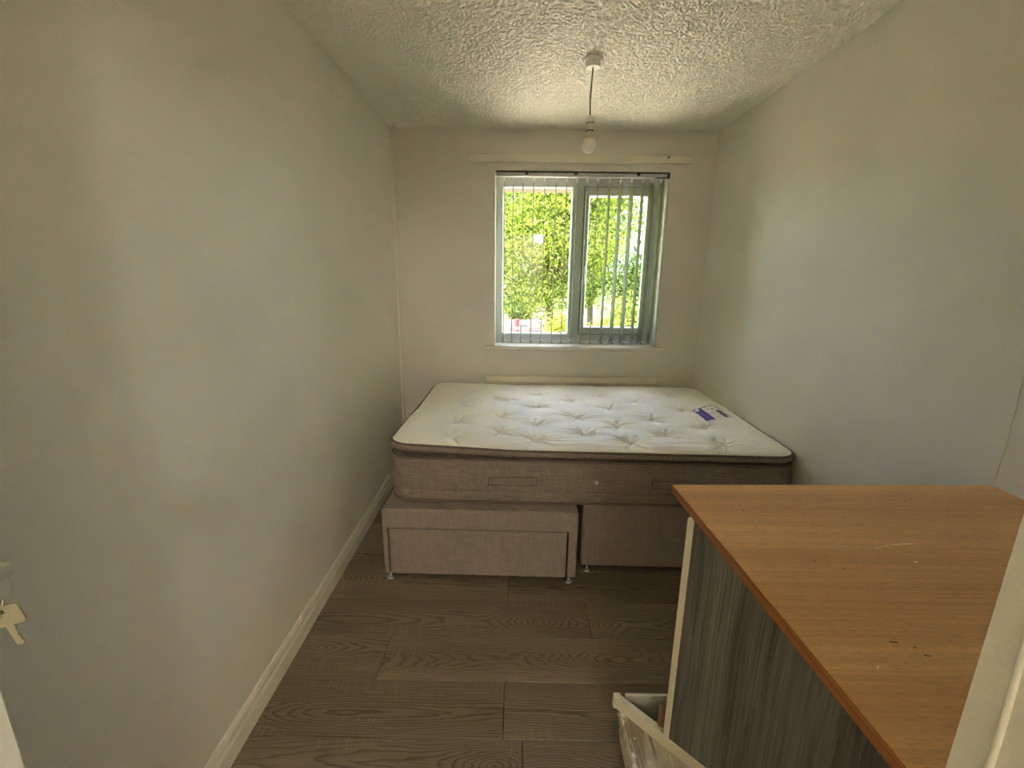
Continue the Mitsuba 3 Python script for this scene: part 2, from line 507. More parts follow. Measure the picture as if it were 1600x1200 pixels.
def skirting(p0, p1, h=0.098, t=0.017):
    """Skirting board from p0 to p1 in plan; room is to the left of the direction."""
    prof = [(0, 0), (t, 0), (t, h * 0.52), (t * 0.94, h * 0.60), (t * 0.72, h * 0.66), (t * 0.66, h * 0.74), (t * 0.78, h * 0.80), (t * 0.74, h * 0.88), (t * 0.45, h * 0.96), (t * 0.35, h), (0, h)]
    p0, p1 = np.array(p0, float), np.array(p1, float)
    L = np.linalg.norm(p1 - p0)
    d = (p1 - p0) / L
    n = np.array([-d[1], d[0]])
    m = trimesh.creation.extrude_polygon(sg.Polygon(prof), L)
    v = m.vertices.copy()
    m.vertices = np.column_stack([p0[0] + v[:, 2] * d[0] + v[:, 0] * n[0], p0[1] + v[:, 2] * d[1] + v[:, 0] * n[1], v[:, 1]])
    if m.volume < 0:
        m.invert()
    return m


add('baseboard_left', skirting((XL, D - 0.001), (XL, YF + 0.001)), 'trim_paint', kind='structure', smooth=25)
add('baseboard_back', skirting((XR - 0.02, D), (XL + 0.02, D)), 'trim_paint', kind='structure', smooth=25)
add('baseboard_right', skirting((XR, 1.20), (XR, D - 0.02)), 'trim_paint', kind='structure', smooth=25)

# window sill board, frame, panes
w = add('window_1', cat(mbox(WX0 + 0.001, WX1 - 0.005, FY, FY + 0.065, 0.919, 2.092)
                        - mbox(-0.104, 0.394, FY - 0.1, FY + 0.2, 0.988, 2.022)
                        - mbox(0.472, 0.957, FY - 0.1, FY + 0.2, 0.992, 2.024)), 'upvc', kind='structure')
add('sash', cat(mbox(0.4755, 0.9535, FY - 0.012, FY + 0.05, 0.9955, 2.0205) - mbox(0.503, 0.925, FY - 0.1, FY + 0.2, 1.041, 1.968)), 'upvc', w)
add('gasket', cat(mbox(0.471, 0.958, FY - 0.002, FY + 0.004, 0.991, 2.025) - mbox(0.4765, 0.9525, FY - 0.1, FY + 0.2, 0.9965, 2.0195)), 'gasket', w)


def bead(x0, x1, z0, z1, y, t=0.012):
    a = manifold3d.Manifold.hull_points(np.array([(x, yy, z) for yy, o in ((y, -0.0), (y + 0.02, 0.0)) for x in (x0, x1) for z in (z0, z1)]))
    return a - manifold3d.Manifold.hull_points(np.array([(x, yy, z) for yy, o in ((y - 0.001, 0.002), (y + 0.021, t)) for x in (x0 + o, x1 - o) for z in (z0 + o, z1 - o)]))


add('glazing_bead', bead(-0.104, 0.394, 0.988, 2.022, FY + 0.004), 'upvc', w)
add('glazing_bead', bead(0.503, 0.925, 1.041, 1.968, FY - 0.008), 'upvc', w)
for x0, x1, z0, z1 in ((-0.104, 0.394, 0.988, 2.022), (0.503, 0.925, 1.041, 1.968)):
    v = np.array([(x0 - 0.004, FY + 0.03, z0 - 0.004), (x1 + 0.004, FY + 0.03, z0 - 0.004), (x1 + 0.004, FY + 0.03, z1 + 0.004), (x0 - 0.004, FY + 0.03, z1 + 0.004)])
    add('pane', trimesh.Trimesh(v, [[0, 1, 2], [0, 2, 3]], process=False), 'glass', w)
hd = add('handle', cat(rbox(0.479, 0.497, FY - 0.024, FY - 0.011, 1.43, 1.49, 0.005, 12), rbox(0.481, 0.495, FY - 0.050, FY - 0.038, 1.36, 1.475, 0.0055, 12), rbox(0.482, 0.494, FY - 0.045, FY - 0.02, 1.455, 1.472, 0.005, 12)), 'brushed_metal', w, label='metal window handle on the opening sash', smooth=30)
add('trim_1', chbox(-0.221, 1.071, D - 0.045, D - 0.0005, 0.893, 0.9185, 0.005), 'trim_paint', kind='structure')
add('board', plainbox(WX0 + 0.0005, WX1 - 0.0005, D - 0.002, FY + 0.01, 0.896, 0.9185), 'trim_paint', 'trim_1')
add('trim_2', chbox(-0.329, 1.154, D - 0.021, D - 0.0005, 2.146, 2.192, 0.002), 'trim_paint', kind='structure')
scene['hole_dark'] = two(principled(S(38, 34, 30), 0.9, 0.1))
add('screw_hole', cat(trimesh.creation.cylinder(0.007, 0.002, 14, transform=trimesh.transformations.translation_matrix((0.992, D - 0.0212, 2.182)) @ trimesh.transformations.rotation_matrix(math.pi / 2, (1, 0, 0)))), 'hole_dark', 'trim_2', label='dark screw hole')

# pipe trunking in the far left corner
tr = add('cable_trunking', chbox(XL + 0.0005, XL + 0.015, D - 0.040, D - 0.018, 0.10, 2.30, 0.002), 'trim_paint', label='thin white cable trunking running up the corner of left and window walls', category='cable trunking')
add('lid', chbox(XL + 0.0145, XL + 0.0185, D - 0.038, D - 0.020, 0.10, 2.21, 0.0012), 'trim_paint', tr)
add('end_cap', chbox(XL + 0.0005, XL + 0.0195, D - 0.042, D - 0.016, 2.30, 2.318, 0.002), 'trim_paint', tr)

# ------------------------------------------------------------------ bed: two divan bases and a mattress
def rotz(m, deg, c):
    m = tri(m).copy()
    m.apply_transform(trimesh.transformations.rotation_matrix(math.radians(deg), (0, 0, 1), (c[0], c[1], 0)))
    return m


def glide(cx, cy, top):
    return lathe([(0, 0.0), (0.0235, 0.0), (0.0245, 0.002), (0.0235, 0.005), (0.017, 0.0085), (0.009, 0.0105), (0.0062, 0.014), (0.0062, top - 0.006), (0.0105, top - 0.004), (0.0105, top), (0, top)], cx, cy, 32)


BT = 0.372
b1 = thing('divan_base', 'taupe fabric divan base with a drawer, pulled forward by left wall', 'divan base', 'halves of the divan under the mattress')
ROT, RC = -0.9, (-0.15, 1.88)
shell = rbox(-0.607, 0.302, 1.872, 3.06, 0.032, BT, 0.013, 20)
cav = mbox(-0.582, 0.260, 1.80, 2.60, 0.0, 0.277)
add('frame', rotz(shell - cav, ROT, RC), 'linen', b1, smooth=35)
dw = add('drawer', rotz(cat(rbox(-0.575, 0.253, 1.877, 1.897, 0.033, 0.270, 0.004, 14), mbox(-0.57, 0.248, 1.89, 2.55, 0.045, 0.22)), ROT, RC), 'linen', b1, smooth=35)
for cx, cy in ((-0.584, 1.898), (0.270, 1.902), (-0.57, 3.02), (0.27, 3.02)):
    add('glide_foot', rotz(glide(cx, cy, 0.034), ROT, RC), 'chrome', b1, label='chrome glide foot', smooth=40)
b2 = thing('divan_base', 'taupe fabric divan base half beside the drawer half, behind the beech worktop', 'divan base', 'halves of the divan under the mattress')
add('frame', rotz(rbox(0.335, 1.296, 1.958, 3.10, 0.032, BT, 0.013, 20), -0.4, (0.8, 1.95)), 'linen', b2, smooth=35)
for cx, cy in ((0.372, 1.985), (1.25, 1.985), (0.38, 3.06), (1.25, 3.06)):
    add('glide_foot', glide(cx, cy, 0.034), 'chrome', b2, label='chrome glide foot', smooth=40)

MX0, MX1, MY0, MY1, MR = -0.583, 1.307, 1.945, 3.205, 0.100
MT = thing('mattress', 'white tufted pillow top mattress with taupe sides on the divan', 'mattress')
P = rrect(MX0, MX1, MY0, MY1, MR)


def body_wob(t, s):
    a = 0.004 * np.sin(2 * math.pi * s * 9 + 1) * math.sin(math.pi * t)
    return a + 0.0035 * np.sin(2 * math.pi * (s * 31 + 2.2 * t)) * math.sin(math.pi * t) ** 0.5 if 0 < t < 1 else a


def mat_tilt(m):
    m = tri(m).copy()
    v = m.vertices.copy()
    v[:, 2] -= 0.012 * (v[:, 0] + 0.58) / 1.9 * np.clip((v[:, 2] - 0.38) / 0.2, 0, 1)
    m.vertices = v
    return rotz(m, -0.6, (0.35, 1.95))


def bow(zz):
    return 0.014 * math.sin(math.pi * zz) ** 0.7 if 0 < zz < 1 else 0.0


zs = np.linspace(0, 1, 34)
crease = [0.0055 * (math.exp(-((z - 0.27) / 0.02) ** 2) + 0.8 * math.exp(-((z - 0.80) / 0.02) ** 2)) for z in zs]
body = loft(P, [(-0.02, BT + 0.002)] + [(bow(z) - 0.006 - c, BT + 0.004 + z * 0.220) for z, c in zip(zs, crease)] + [(-0.025, BT + 0.226)], wob=body_wob)
add('body', mat_tilt(body), 'mattress_linen', MT, smooth=50)
Nn = outline_normals(P)


def ring_path(off, z, lift=None):
    q = P + Nn * off
    zz = np.full(len(P), z) if lift is None else z + lift
    return np.column_stack([q, zz])


add('piping', mat_tilt(tube(ring_path(0.000, BT + 0.0075), 0.0055, 8, True)), 'piping', MT, smooth=True)
add('piping', mat_tilt(tube(ring_path(0.000, BT + 0.222), 0.0055, 8, True)), 'piping', MT, smooth=True)
# the pillow top lifts a little at its front left corner
lift_l = 0.020 * np.clip((0.0 - P[:, 0]) / 0.5, 0, 1) * np.clip((2.6 - P[:, 1]) / 0.6, 0, 1)
Z1 = BT + 0.234
tp = loft(P, [(-0.06, Z1 - 0.004), (-0.012, Z1), (0.004, Z1 + 0.006), (0.008, Z1 + 0.017), (0.004, Z1 + 0.029), (-0.001, Z1 + 0.034), (-0.02, Z1 + 0.034)], cap=False)
n_ = len(P)
tv = tp.vertices.copy()
tv[:, 2] += np.tile(lift_l, 7)
tp.vertices = tv
top = add('pillow_top', mat_tilt(tp), 'mattress_linen', MT, smooth=50)
add('piping', mat_tilt(tube(ring_path(0.001, Z1 + 0.035, lift_l), 0.005, 8, True)), 'piping', top, smooth=True)
# underside closes the gap
add('core', mat_tilt(loft(P, [(-0.05, BT + 0.215), (-0.05, Z1 + 0.01)])), 'piping', MT)

tufts = [(x, y) for y in (2.92, 2.61, 2.295, 2.055) for x in (-0.30, 0.122, 0.560, 1.015)] + [(x, y) for y in (2.765, 2.42, 2.155) for x in (-0.082, 0.343, 0.765)]
tufts = [(x + rng.normal(0, 0.008), y + rng.normal(0, 0.006)) for x, y in tufts]
NX, NY = 340, 230
gx, gy = np.meshgrid(np.linspace(-1, 1, NX), np.linspace(-1, 1, NY))
hx, hy = (MX1 - MX0) / 2, (MY1 - MY0) / 2
X, Y = gx * hx, gy * hy
ax, ay = np.abs(X) - (hx - MR), np.abs(Y) - (hy - MR)
inc = (ax > 0) & (ay > 0)
a_, b_ = np.where(inc, ax / MR, 0), np.where(inc, ay / MR, 0)
X = np.where(inc, np.sign(X) * (hx - MR + MR * a_ * np.sqrt(1 - b_ ** 2 / 2)), X)
Y = np.where(inc, np.sign(Y) * (hy - MR + MR * b_ * np.sqrt(1 - a_ ** 2 / 2)), Y)
dist = np.where(inc, MR * (1 - np.sqrt(np.minimum(a_ ** 2 + b_ ** 2 - a_ ** 2 * b_ ** 2, 1))), np.minimum(hx - np.abs(X), hy - np.abs(Y)))
dist = np.maximum(dist, 0)
X, Y = X + (MX0 + MX1) / 2, Y + (MY0 + MY1) / 2
Zt = Z1 + 0.034 + 0.027 * (1 - np.exp(-dist / 0.05)) - 0.003 * np.exp(-dist / 0.006)
lif = 0.020 * np.clip((0.0 - X) / 0.5, 0, 1) * np.clip((2.6 - Y) / 0.6, 0, 1)
Zt += lif
pt = np.column_stack([X.ravel(), Y.ravel(), 0 * X.ravel()])
nz = lambda f, s: np.asarray(meshkit.noise(pt * f + s)).reshape(X.shape)
Zt += 0.008 * nz(3.4, 3.0)
for i, (tx, ty) in enumerate(tufts):
    dx, dy = X - tx, Y - ty
    rr = np.hypot(dx, dy)
    th = np.arctan2(dy, dx)
    Zt -= 0.029 * np.exp(-rr / 0.042) + 0.008 * np.exp(-(rr / 0.012) ** 2)
    ph = rng.uniform(0, 6.28)
    k = 5 + i % 3
    fold = np.maximum(0, np.cos(k * th + ph + 1.5 * np.sin(th * 2 + ph))) ** 9
    Zt -= 0.0095 * fold * np.exp(-((rr - 0.035) / 0.05) ** 2)
    Zt += 0.0022 * np.cos(15 * th + ph + 2 * np.sin(3 * th)) * np.exp(-((rr - 0.06) / 0.05) ** 2)
# loose wrinkles running roughly parallel to the long side
wr = np.sin(Y * 150 + 5 * nz(6.0, 11.0) + 14 * nz(2.2, 5.0)) * np.clip(nz(5.0, 21.0) * 1.6, 0, 1)
Zt += 0.0013 * wr * np.clip(dist / 0.05, 0, 1)
V = np.column_stack([X.ravel(), Y.ravel(), Zt.ravel()])
ii = np.arange(NX * NY).reshape(NY, NX)
F = np.vstack([np.column_stack([ii[:-1, :-1].ravel(), ii[:-1, 1:].ravel(), ii[1:, 1:].ravel()]), np.column_stack([ii[:-1, :-1].ravel(), ii[1:, 1:].ravel(), ii[1:, :-1].ravel()])])
add('cover', mat_tilt(trimesh.Trimesh(V, F, process=False)), 'damask', MT, smooth=True, label='white tufted damask cover')


def top_z(x, y):
    return float(Zt.ravel()[np.argmin((X - x).ravel() ** 2 + (Y - y).ravel() ** 2)])


for tx, ty in tufts:
    s = trimesh.creation.icosphere(2, 0.006)
    s.apply_scale((1, 1, 0.4))
    s.apply_translation((tx, ty, top_z(tx, ty) + 0.0015))
    add('tuft', mat_tilt(s), 'damask', MT, smooth=True)


def stitched_handle(x0, x1, z0, z1, y):
    t = add('handle', mat_tilt(chbox(x0, x1, y - 0.004, y + 0.012, z0, z1, 0.002)), 'mattress_linen', MT, label='stitched fabric handle')
    L = [(x0 + 0.004, z0 + 0.004), (x1 - 0.004, z0 + 0.004), (x1 - 0.004, z1 - 0.004), (x0 + 0.004, z1 - 0.004)]
    e = [L[0], L[1], L[2], L[3], L[0]]
    parts = []
    for (xa, za), (xb, zb) in zip(e[:-1], e[1:]):
        parts.append(tube([(xa, y - 0.0045, za), (xb, y - 0.0045, zb)], 0.0013, 6))
    parts += [tube([(x, y - 0.0045, z0 + 0.004), (x, y - 0.0045, z1 - 0.004)], 0.0013, 6) for x in (x0 + 0.018, x1 - 0.018)]
    add('stitching', mat_tilt(cat(*parts)), 'piping', t)


HY = MY0 - 0.010
stitched_handle(-0.118, 0.112, 0.470, 0.516, HY)
stitched_handle(0.640, 0.870, 0.470, 0.516, HY)
vent = lathe([(0, 0), (0.011, 0), (0.012, 0.002), (0.009, 0.004), (0.005, 0.004), (0.004, 0.001), (0, 0.001)], 0, 0, 24)
vent.apply_transform(trimesh.transformations.rotation_matrix(math.pi / 2, (1, 0, 0)))
vent.apply_translation((0.385, HY - 0.004, 0.497))
add('air_vent', mat_tilt(vent), 'chrome', MT, label='small chrome air vent in the front side', smooth=30)

# sewn label on the top, draped over the tufting
cor = {(0, 0): (1.035, 2.360), (1, 0): (1.214, 2.434), (1, 1): (1.216, 2.690), (0, 1): (1.028, 2.583)}
nu, nv = 24, 30
lv, luv = [], []
for j in range(nv):
    for i in range(nu):
        a, b = i / (nu - 1), j / (nv - 1)
        p = sum((np.array(cor[q]) * (a if q[0] else 1 - a) * (b if q[1] else 1 - b) for q in cor), np.zeros(2))
        lv.append((p[0], p[1], top_z(p[0], p[1]) + 0.0025))
        luv.append((a, b))
ii2 = np.arange(nu * nv).reshape(nv, nu)
LF = np.vstack([np.column_stack([ii2[:-1, :-1].ravel(), ii2[:-1, 1:].ravel(), ii2[1:, 1:].ravel()]), np.column_stack([ii2[:-1, :-1].ravel(), ii2[1:, 1:].ravel(), ii2[1:, :-1].ravel()])])
add('label_patch', mat_tilt(trimesh.Trimesh(np.array(lv), LF, process=False)), 'label_print', MT, uv=np.array(luv), smooth=True, label='white and purple sewn maker label')

# ------------------------------------------------------------------ radiator behind the bed
RD = thing('radiator', 'white panel radiator under the window behind the mattress', 'radiator')
rx0, rx1, rz0, rz1, ry = -0.209, 1.036, 0.15, 0.700, 3.226
add('top_rail', rbox(rx0, rx1, ry, 3.262, rz1 - 0.046, rz1, 0.007, 16), 'cream_enamel', RD, smooth=35)
prof = [(rx0 + 0.004, ry + 0.018)]
nfl = 38
for k in range(nfl):
    x = rx0 + 0.006 + (rx1 - rx0 - 0.012) * k / nfl
    wd = (rx1 - rx0 - 0.012) / nfl
    prof += [(x + wd * 0.12, ry + 0.012), (x + wd * 0.26, ry + 0.003), (x + wd * 0.62, ry + 0.003), (x + wd * 0.78, ry + 0.012)]
prof += [(rx1 - 0.004, ry + 0.018), (rx1 - 0.004, ry + 0.028), (rx0 + 0.004, ry + 0.028)]
add('fluted_panel', extrude(sg.Polygon(prof), rz0, rz1 - 0.044), 'cream_enamel', RD)
add('bracket', plainbox(0.0, 0.03, 3.25, D - 0.001, 0.3, 0.5), 'cream_enamel', RD)
add('bracket', plainbox(0.8, 0.83, 3.25, D - 0.001, 0.3, 0.5), 'cream_enamel', RD)

# ------------------------------------------------------------------ vertical blind
BL = thing('vertical_blind', 'vertical blind with open grey fabric vanes hanging in the window', 'window blind')
hr = mbox(WX0 + 0.004, WX1 - 0.002, 3.288, 3.328, 2.064, 2.088) - mbox(WX0 + 0.0, WX1 + 0.002, 3.300, 3.316, 2.05, 2.078)
add('headrail', hr, 'upvc', BL)
for bx in (0.05, 0.38, 0.80):
    add('bracket', mbox(bx, bx + 0.02, 3.283, 3.332, 2.074, 2.096) - mbox(bx - 0.01, bx + 0.03, 3.287, 3.329, 2.05, 2.0895), 'dark_plastic', BL, label='dark fixing bracket')
add('shadow_strip', chbox(WX0 + 0.004, WX1 - 0.004, 3.283, 3.30, 2.0885, 2.0955, 0.002), 'dark_plastic', BL, label='dark strip painting the shadow gap above the head rail')  # dark colour stands in for the shaded gap under the soffit
add('shadow_strip_end', manifold3d.Manifold.batch_boolean([rbox(1.004, 1.0185, 3.280, 3.300, 2.058, 2.0955, 0.006, 12), rbox(0.925, 1.014, 3.281, 3.287, 2.0585, 2.0645, 0.0028, 10)], manifold3d.OpType.Add), 'dark_plastic', BL, smooth=30, label='dark end piece painting the rounded shadow at the head rail end')  # carries the painted shadow line down and back at the right end
vx = [-0.089, -0.028, 0.039, 0.111, 0.186, 0.262, 0.334, 0.404, 0.471, 0.545, 0.624, 0.698, 0.775, 0.849, 0.907, 0.971]
vw = [0.9, 1.1, 1.1, 1.3, 0.8, 1.1, 1.3, 2.2, 1.6, 1.3, 4.0, 5.8, 6.3, 4.6, 7.0, 4.6]
VY, VZ0, VZ1, VWD = 3.308, 0.948, 2.040, 0.089
ends = []
for i, (x, wpx) in enumerate(zip(vx, vw)):
    sn = x / 3.3 - wpx * 0.0523
    ph = math.asin(sn)
    d = np.array([math.sin(ph), math.cos(ph)])
    nrm = np.array([math.cos(ph), -math.sin(ph)])
    nc = 7
    rows = []
    for z, half in ((VZ0, 1.0), (VZ1 - 0.03, 1.0), (VZ1, 0.28)):
        for k in range(nc):
            t = -1 + 2 * k / (nc - 1)
            q = np.array([x, VY]) + d * t * half * VWD / 2 + nrm * 0.0025 * (1 - t * t)
            rows.append((q[0], q[1], z))
    fs = []
    for r in range(2):
        for k in range(nc - 1):
            a = r * nc + k
            fs += [(a, a + 1, a + nc + 1), (a, a + nc + 1, a + nc)]
    va = add('vane', trimesh.Trimesh(np.array(rows), fs, process=False), 'vane_fabric', BL, smooth=True)
    hk = cat(tube([(x, VY, VZ1 - 0.012), (x, VY, 2.070)], 0.0030, 6), chbox(x - 0.006, x + 0.006, VY - 0.007, VY + 0.007, 2.040, 2.052, 0.002))
    add('hook', hk, 'white_plastic', va)
    wt = orient_box(np.array([x, VY]) - d * 0.0425 - nrm * -0.0001, np.array([x, VY]) + d * 0.0425, 0.003, VZ0 - 0.008, VZ0 + 0.020, 0.001)
    add('weight', wt, 'vane_weight_plastic', va)
    ends.append((np.array([x, VY]) - d * 0.043, np.array([x, VY]) + d * 0.043))
for i in range(len(vx) - 1):
    for e in (0, 1):
        a, b = ends[i][e], ends[i + 1][e]
        pts = []
        for t in np.linspace(0, 1, 13):
            q = a + (b - a) * t
            pts.append((q[0], q[1], VZ0 + 0.018 - 0.022 * (1 - (2 * t - 1) ** 2)))
        add('link_chain', tube(pts, 0.0016, 6), 'white_plastic', BL, smooth=True)

# ------------------------------------------------------------------ pendant lamp
LX, LY = 0.327, 2.280
PL = thing('pendant_lamp', 'bare white bulb hanging on a grey flex from the ceiling rose', 'pendant lamp')
add('ceiling_rose', lathe([(0, H - 0.034), (0.030, H - 0.034), (0.033, H - 0.030), (0.035, H - 0.012), (0.042, H - 0.008), (0.0425, H - 0.001), (0, H - 0.001)], LX, LY, 48), 'white_plastic', PL, smooth=30, label='round white ceiling rose')
flex = []
for t in np.linspace(0, 1, 28):
    z = H - 0.033 + (2.118 - (H - 0.033)) * t
    flex.append((LX - 0.003 * t - 0.006 * math.sin(t * 3.3) * t, LY + 0.003 * math.sin(t * 4), z))
add('flex', tube(flex, 0.0032, 10), 'flex', PL, smooth=True, label='thin grey flex')
fx = flex[-1][0]
fy = flex[-1][1]
add('lamp_holder', lathe([(0, 2.062), (0.0165, 2.062), (0.0175, 2.066), (0.0175, 2.090), (0.0185, 2.091), (0.0185, 2.0945), (0.016, 2.0955), (0.0155, 2.112), (0.013, 2.120), (0.005, 2.124), (0, 2.124)], fx, fy, 36), 'white_plastic', PL, smooth=30, label='white lamp holder')
add('ring', lathe([(0.0168, 2.0905), (0.0190, 2.0905), (0.0190, 2.0940), (0.0168, 2.0940), (0.0168, 2.0905)], fx, fy, 36), 'dark_plastic', PL)
add('ring', lathe([(0.0140, 2.0585), (0.0178, 2.0585), (0.0178, 2.0625), (0.0140, 2.0625), (0.0140, 2.0585)], fx, fy, 36), 'dark_plastic', PL)
bu = add('bulb', lathe([(0, 2.026), (0.0285, 2.026), (0.0275, 2.032), (0.022, 2.044), (0.0165, 2.053), (0.0150, 2.061), (0, 2.061)], fx, fy, 40), 'bulb_collar', PL, smooth=30, label='white bulb with a paler dome')
add('dome', lathe([(0, 1.968)] + [(0.031 * math.sin(a), 2.000 - 0.032 * math.cos(a)) for a in np.linspace(0.15, 2.05, 22)] + [(0.027, 2.0265), (0, 2.0265)], fx, fy, 44), 'bulb_dome', bu, smooth=30)

# ------------------------------------------------------------------ beech-topped unit by the door
A0 = np.array([0.4305, 1.1312])            # worktop corner seen at its far left
ex = np.array([0.99957, 0.0292])           # along its far edge
ey = np.array([0.0395, -0.9992])           # along its left edge, towards the door
WT = 0.878


def wt(a, b):
    q = A0 + ex * a + ey * b
    return (q[0], q[1])


ST = thing('storage_unit', 'beech-topped unit with grey wood panel at the right, beside the doorway', 'storage unit')
far = 0.955
poly = sg.Polygon([wt(0, 0), wt(0, 0.775), (XR - 0.004, 0.345), (XR - 0.004, wt(XR - 0.004 - A0[0], 0)[1])])
sh = poly.buffer(-0.0012)
top_m = cat(extrude(poly, WT - 0.0225, WT - 0.001), extrude(sh, WT - 0.0012, WT))
add('worktop', top_m, 'beech', ST, label='beech worktop with pale scratches')
q0, q1 = np.array(wt(0, 0.0005)), np.array(wt(0, 0.775))
add('edge_band', orient_box(q1, q0, 0.0012, WT - 0.0223, WT - 0.0006, 0.0003), 'beech_edge', 'storage_unit__worktop', label='darker brown edge strip')
PZ = 0.192
pa = np.array([0.4235, 0.9950])
pd = np.array([0.690, -0.7238])
pb = pa + pd * 0.78
add('panel', orient_box(pa + pd * 0.0172, pb, 0.018, PZ + 0.002, WT - 0.0228, 0.0008), 'grey_wood', ST, label='grey wood-grain front panel')
add('edging', orient_box(pa, pa + pd * 0.0178, 0.020, PZ, WT - 0.0228, 0.0012), 'rail_paint', ST, label='white vertical edging strip')
add('rear_panel', orient_box((1.30, 1.085), (0.452, 1.030), 0.016, PZ + 0.0, WT - 0.0228), 'grey_wood', ST)
add('block', chbox(0.419, 0.437, 1.018, 1.034, 0.10, 0.265, 0.002), 'raw_wood', ST, label='bare brown wood batten')

PN = thing('plinth', 'low chipped white-painted plinth frame on the floor under the grey panel', 'plinth')
RZ = 0.190
c0 = np.array([0.3195, 1.109])
rd = np.array([0.691, -0.7229])
add('rail', orient_box(c0, c0 + rd * 0.78, 0.018, 0.147, RZ, 0.0015), 'rail_paint', PN, label='diagonal white-painted rail')
add('rail', orient_box((1.28, 1.1255), (0.349, 1.1245), 0.010, 0.002, RZ, 0.0015), 'rail_paint', PN)
add('corner_block', chbox(0.313, 0.335, 1.1085, 1.1255, 0.147, RZ, 0.0015), 'rail_paint', PN, label='rear white-painted rail')
# side board leans slightly outward
sv = []
for y in (0.36, 1.122):
    sv += [(0.345, y, 0.001), (0.363, y, 0.001), (0.331, y, 0.150), (0.349, y, 0.150)]
add('side_board', trimesh.convex.convex_hull(np.array(sv)), 'chipped_paint', PN, label='chipped white side board')
tp_poly = sg.Polygon([(0.3305, 0.36), (0.3305, 1.098), tuple(c0 + rd * 0.004 + np.array([0.004, 0.0])), tuple(c0 + rd * 0.78 + np.array([0.006, 0.006])), (0.86, 0.36)])
add('top_board', extrude(tp_poly.buffer(0), 0.128, 0.1505), 'chipped_paint', PN, label='scraped white-painted top board')

# ------------------------------------------------------------------ door, handle, keys
DXF = -0.618
add('door_1', chbox(DXF - 0.038, DXF, YF + 0.04, 0.443, 0.012, 1.99, 0.002), 'door_paint', kind='structure')
hy = 0.405
hp = add('handle', cat(rbox(DXF + 0.0002, DXF + 0.008, hy - 0.028, hy + 0.028, 0.98, 1.19, 0.003, 10),
                       rbox(DXF + 0.004, DXF + 0.075, hy - 0.011, hy + 0.011, 1.098, 1.122, 0.008, 14),
                       rbox(DXF + 0.055, DXF + 0.083, hy - 0.125, hy + 0.013, 1.084, 1.1205, 0.004, 14),
                       rbox(DXF + 0.058, DXF + 0.0875, hy - 0.010, hy + 0.0135, 1.108, 1.1235, 0.002, 12)), 'brushed_metal', 'door_1', smooth=30, label='satin metal lever handle')


def key_mesh(th=0.0022):
    bow = sg.Point(0, 0).buffer(0.0125, 24).union(sg.Point(0.0, -0.003).buffer(0.0125, 24))
    bow = sg.box(-0.0145, -0.009, 0.0145, 0.008).buffer(0.004).difference(sg.Point(0.0, 0.006).buffer(0.0032, 16))
    teeth = [(0.0042, -0.012)]
    yy = -0.016
    for k, dpt in enumerate((0.0042, 0.0026, 0.0038, 0.0022, 0.0034, 0.0028, 0.0040)):
        teeth += [(dpt, yy), (dpt, yy - 0.0022)]
        yy -= 0.0032
    blade = sg.Polygon([(-0.0042, -0.012)] + teeth + [(0.001, yy - 0.002), (-0.0042, yy)][0:2])
    sh = unary_union([bow, blade.buffer(0)])
    if sh.geom_type != 'Polygon':
        sh = max(sh.geoms, key=lambda g: g.area)
    m = trimesh.creation.extrude_polygon(sh, th)
    m.apply_translation((0, 0, -th / 2))
    return m


KB = thing('key_bunch', 'two keys on a ring hanging from the door lock at left edge', 'keys')
Rm = trimesh.transformations.rotation_matrix
cyl = trimesh.creation.cylinder(0.0085, 0.03, 24, transform=trimesh.transformations.translation_matrix((DXF + 0.020, hy, 1.063)) @ Rm(math.pi / 2, (0, 1, 0)))
add('lock_cylinder', cyl, 'brushed_metal', 'door_1__handle', smooth=30)
k1 = key_mesh()
k1.apply_transform(Rm(math.pi / 2, (1, 0, 0)))                  # upright, facing the room
k1.apply_transform(Rm(math.pi / 2, (0, 1, 0)))                  # blade towards the door
k1.apply_transform(Rm(math.pi / 2, (1, 0, 0)))
k1.apply_translation((DXF + 0.062, hy, 1.063))
add('key', k1, 'key_metal', KB)
kx, kz = -0.543, 1.063
k2 = key_mesh(0.0024)
k2.apply_scale(0.95)
k2.apply_transform(Rm(math.pi / 2, (1, 0, 0)))
k2.apply_transform(Rm(math.radians(-14), (0, 1, 0)))
k2.apply_transform(Rm(math.radians(10), (0, 0, 1)))
k2.apply_translation((kx, hy + 0.004, kz))
add('key', k2, 'key_metal', KB)
rg = [(kx - 0.006, hy + 0.001 + 0.010 * math.sin(a), kz + 0.014 + 0.0105 * math.cos(a)) for a in np.linspace(0, 2 * math.pi, 28, endpoint=False)]
add('split_ring', tube(rg, 0.0011, 8, True), 'chrome', KB, smooth=True)

# ------------------------------------------------------------------ landing behind the doorway, with its lit globe
scene['landing_paint'] = two(principled(S(214, 208, 192), 0.6, 0.3))
scene['carpet'] = two(principled(S(120, 108, 94), 0.9, 0.1))
LB, LXa, LXb = -2.9, -1.15, 1.0
add('wall_landing', extrude(sg.box(LXa - 0.1, LB - 0.1, LXb + 0.1, YF - 0.12).difference(sg.box(LXa, LB, LXb, YF)), -0.05, H + 0.05), 'landing_paint', kind='structure')
add('ceiling_landing', plainbox(LXa - 0.1, LXb + 0.1, LB - 0.1, YF - 0.12, H, H + 0.15), 'landing_paint', kind='structure')
add('floor_landing', plainbox(LXa - 0.1, LXb + 0.1, LB - 0.1, YF - 0.12, -0.05, -0.001), 'carpet', kind='structure')
LMX, LMY = 0.45, -2.1
GL = thing('ceiling_lamp', 'lit globe ceiling lamp on the landing behind the doorway', 'ceiling lamp')
globe = trimesh.creation.icosphere(3, 0.13)
globe.apply_translation((LMX, LMY, 2.12))
scene['globe_surface'] = two(principled(S(240, 236, 226), 0.4, 0.3))
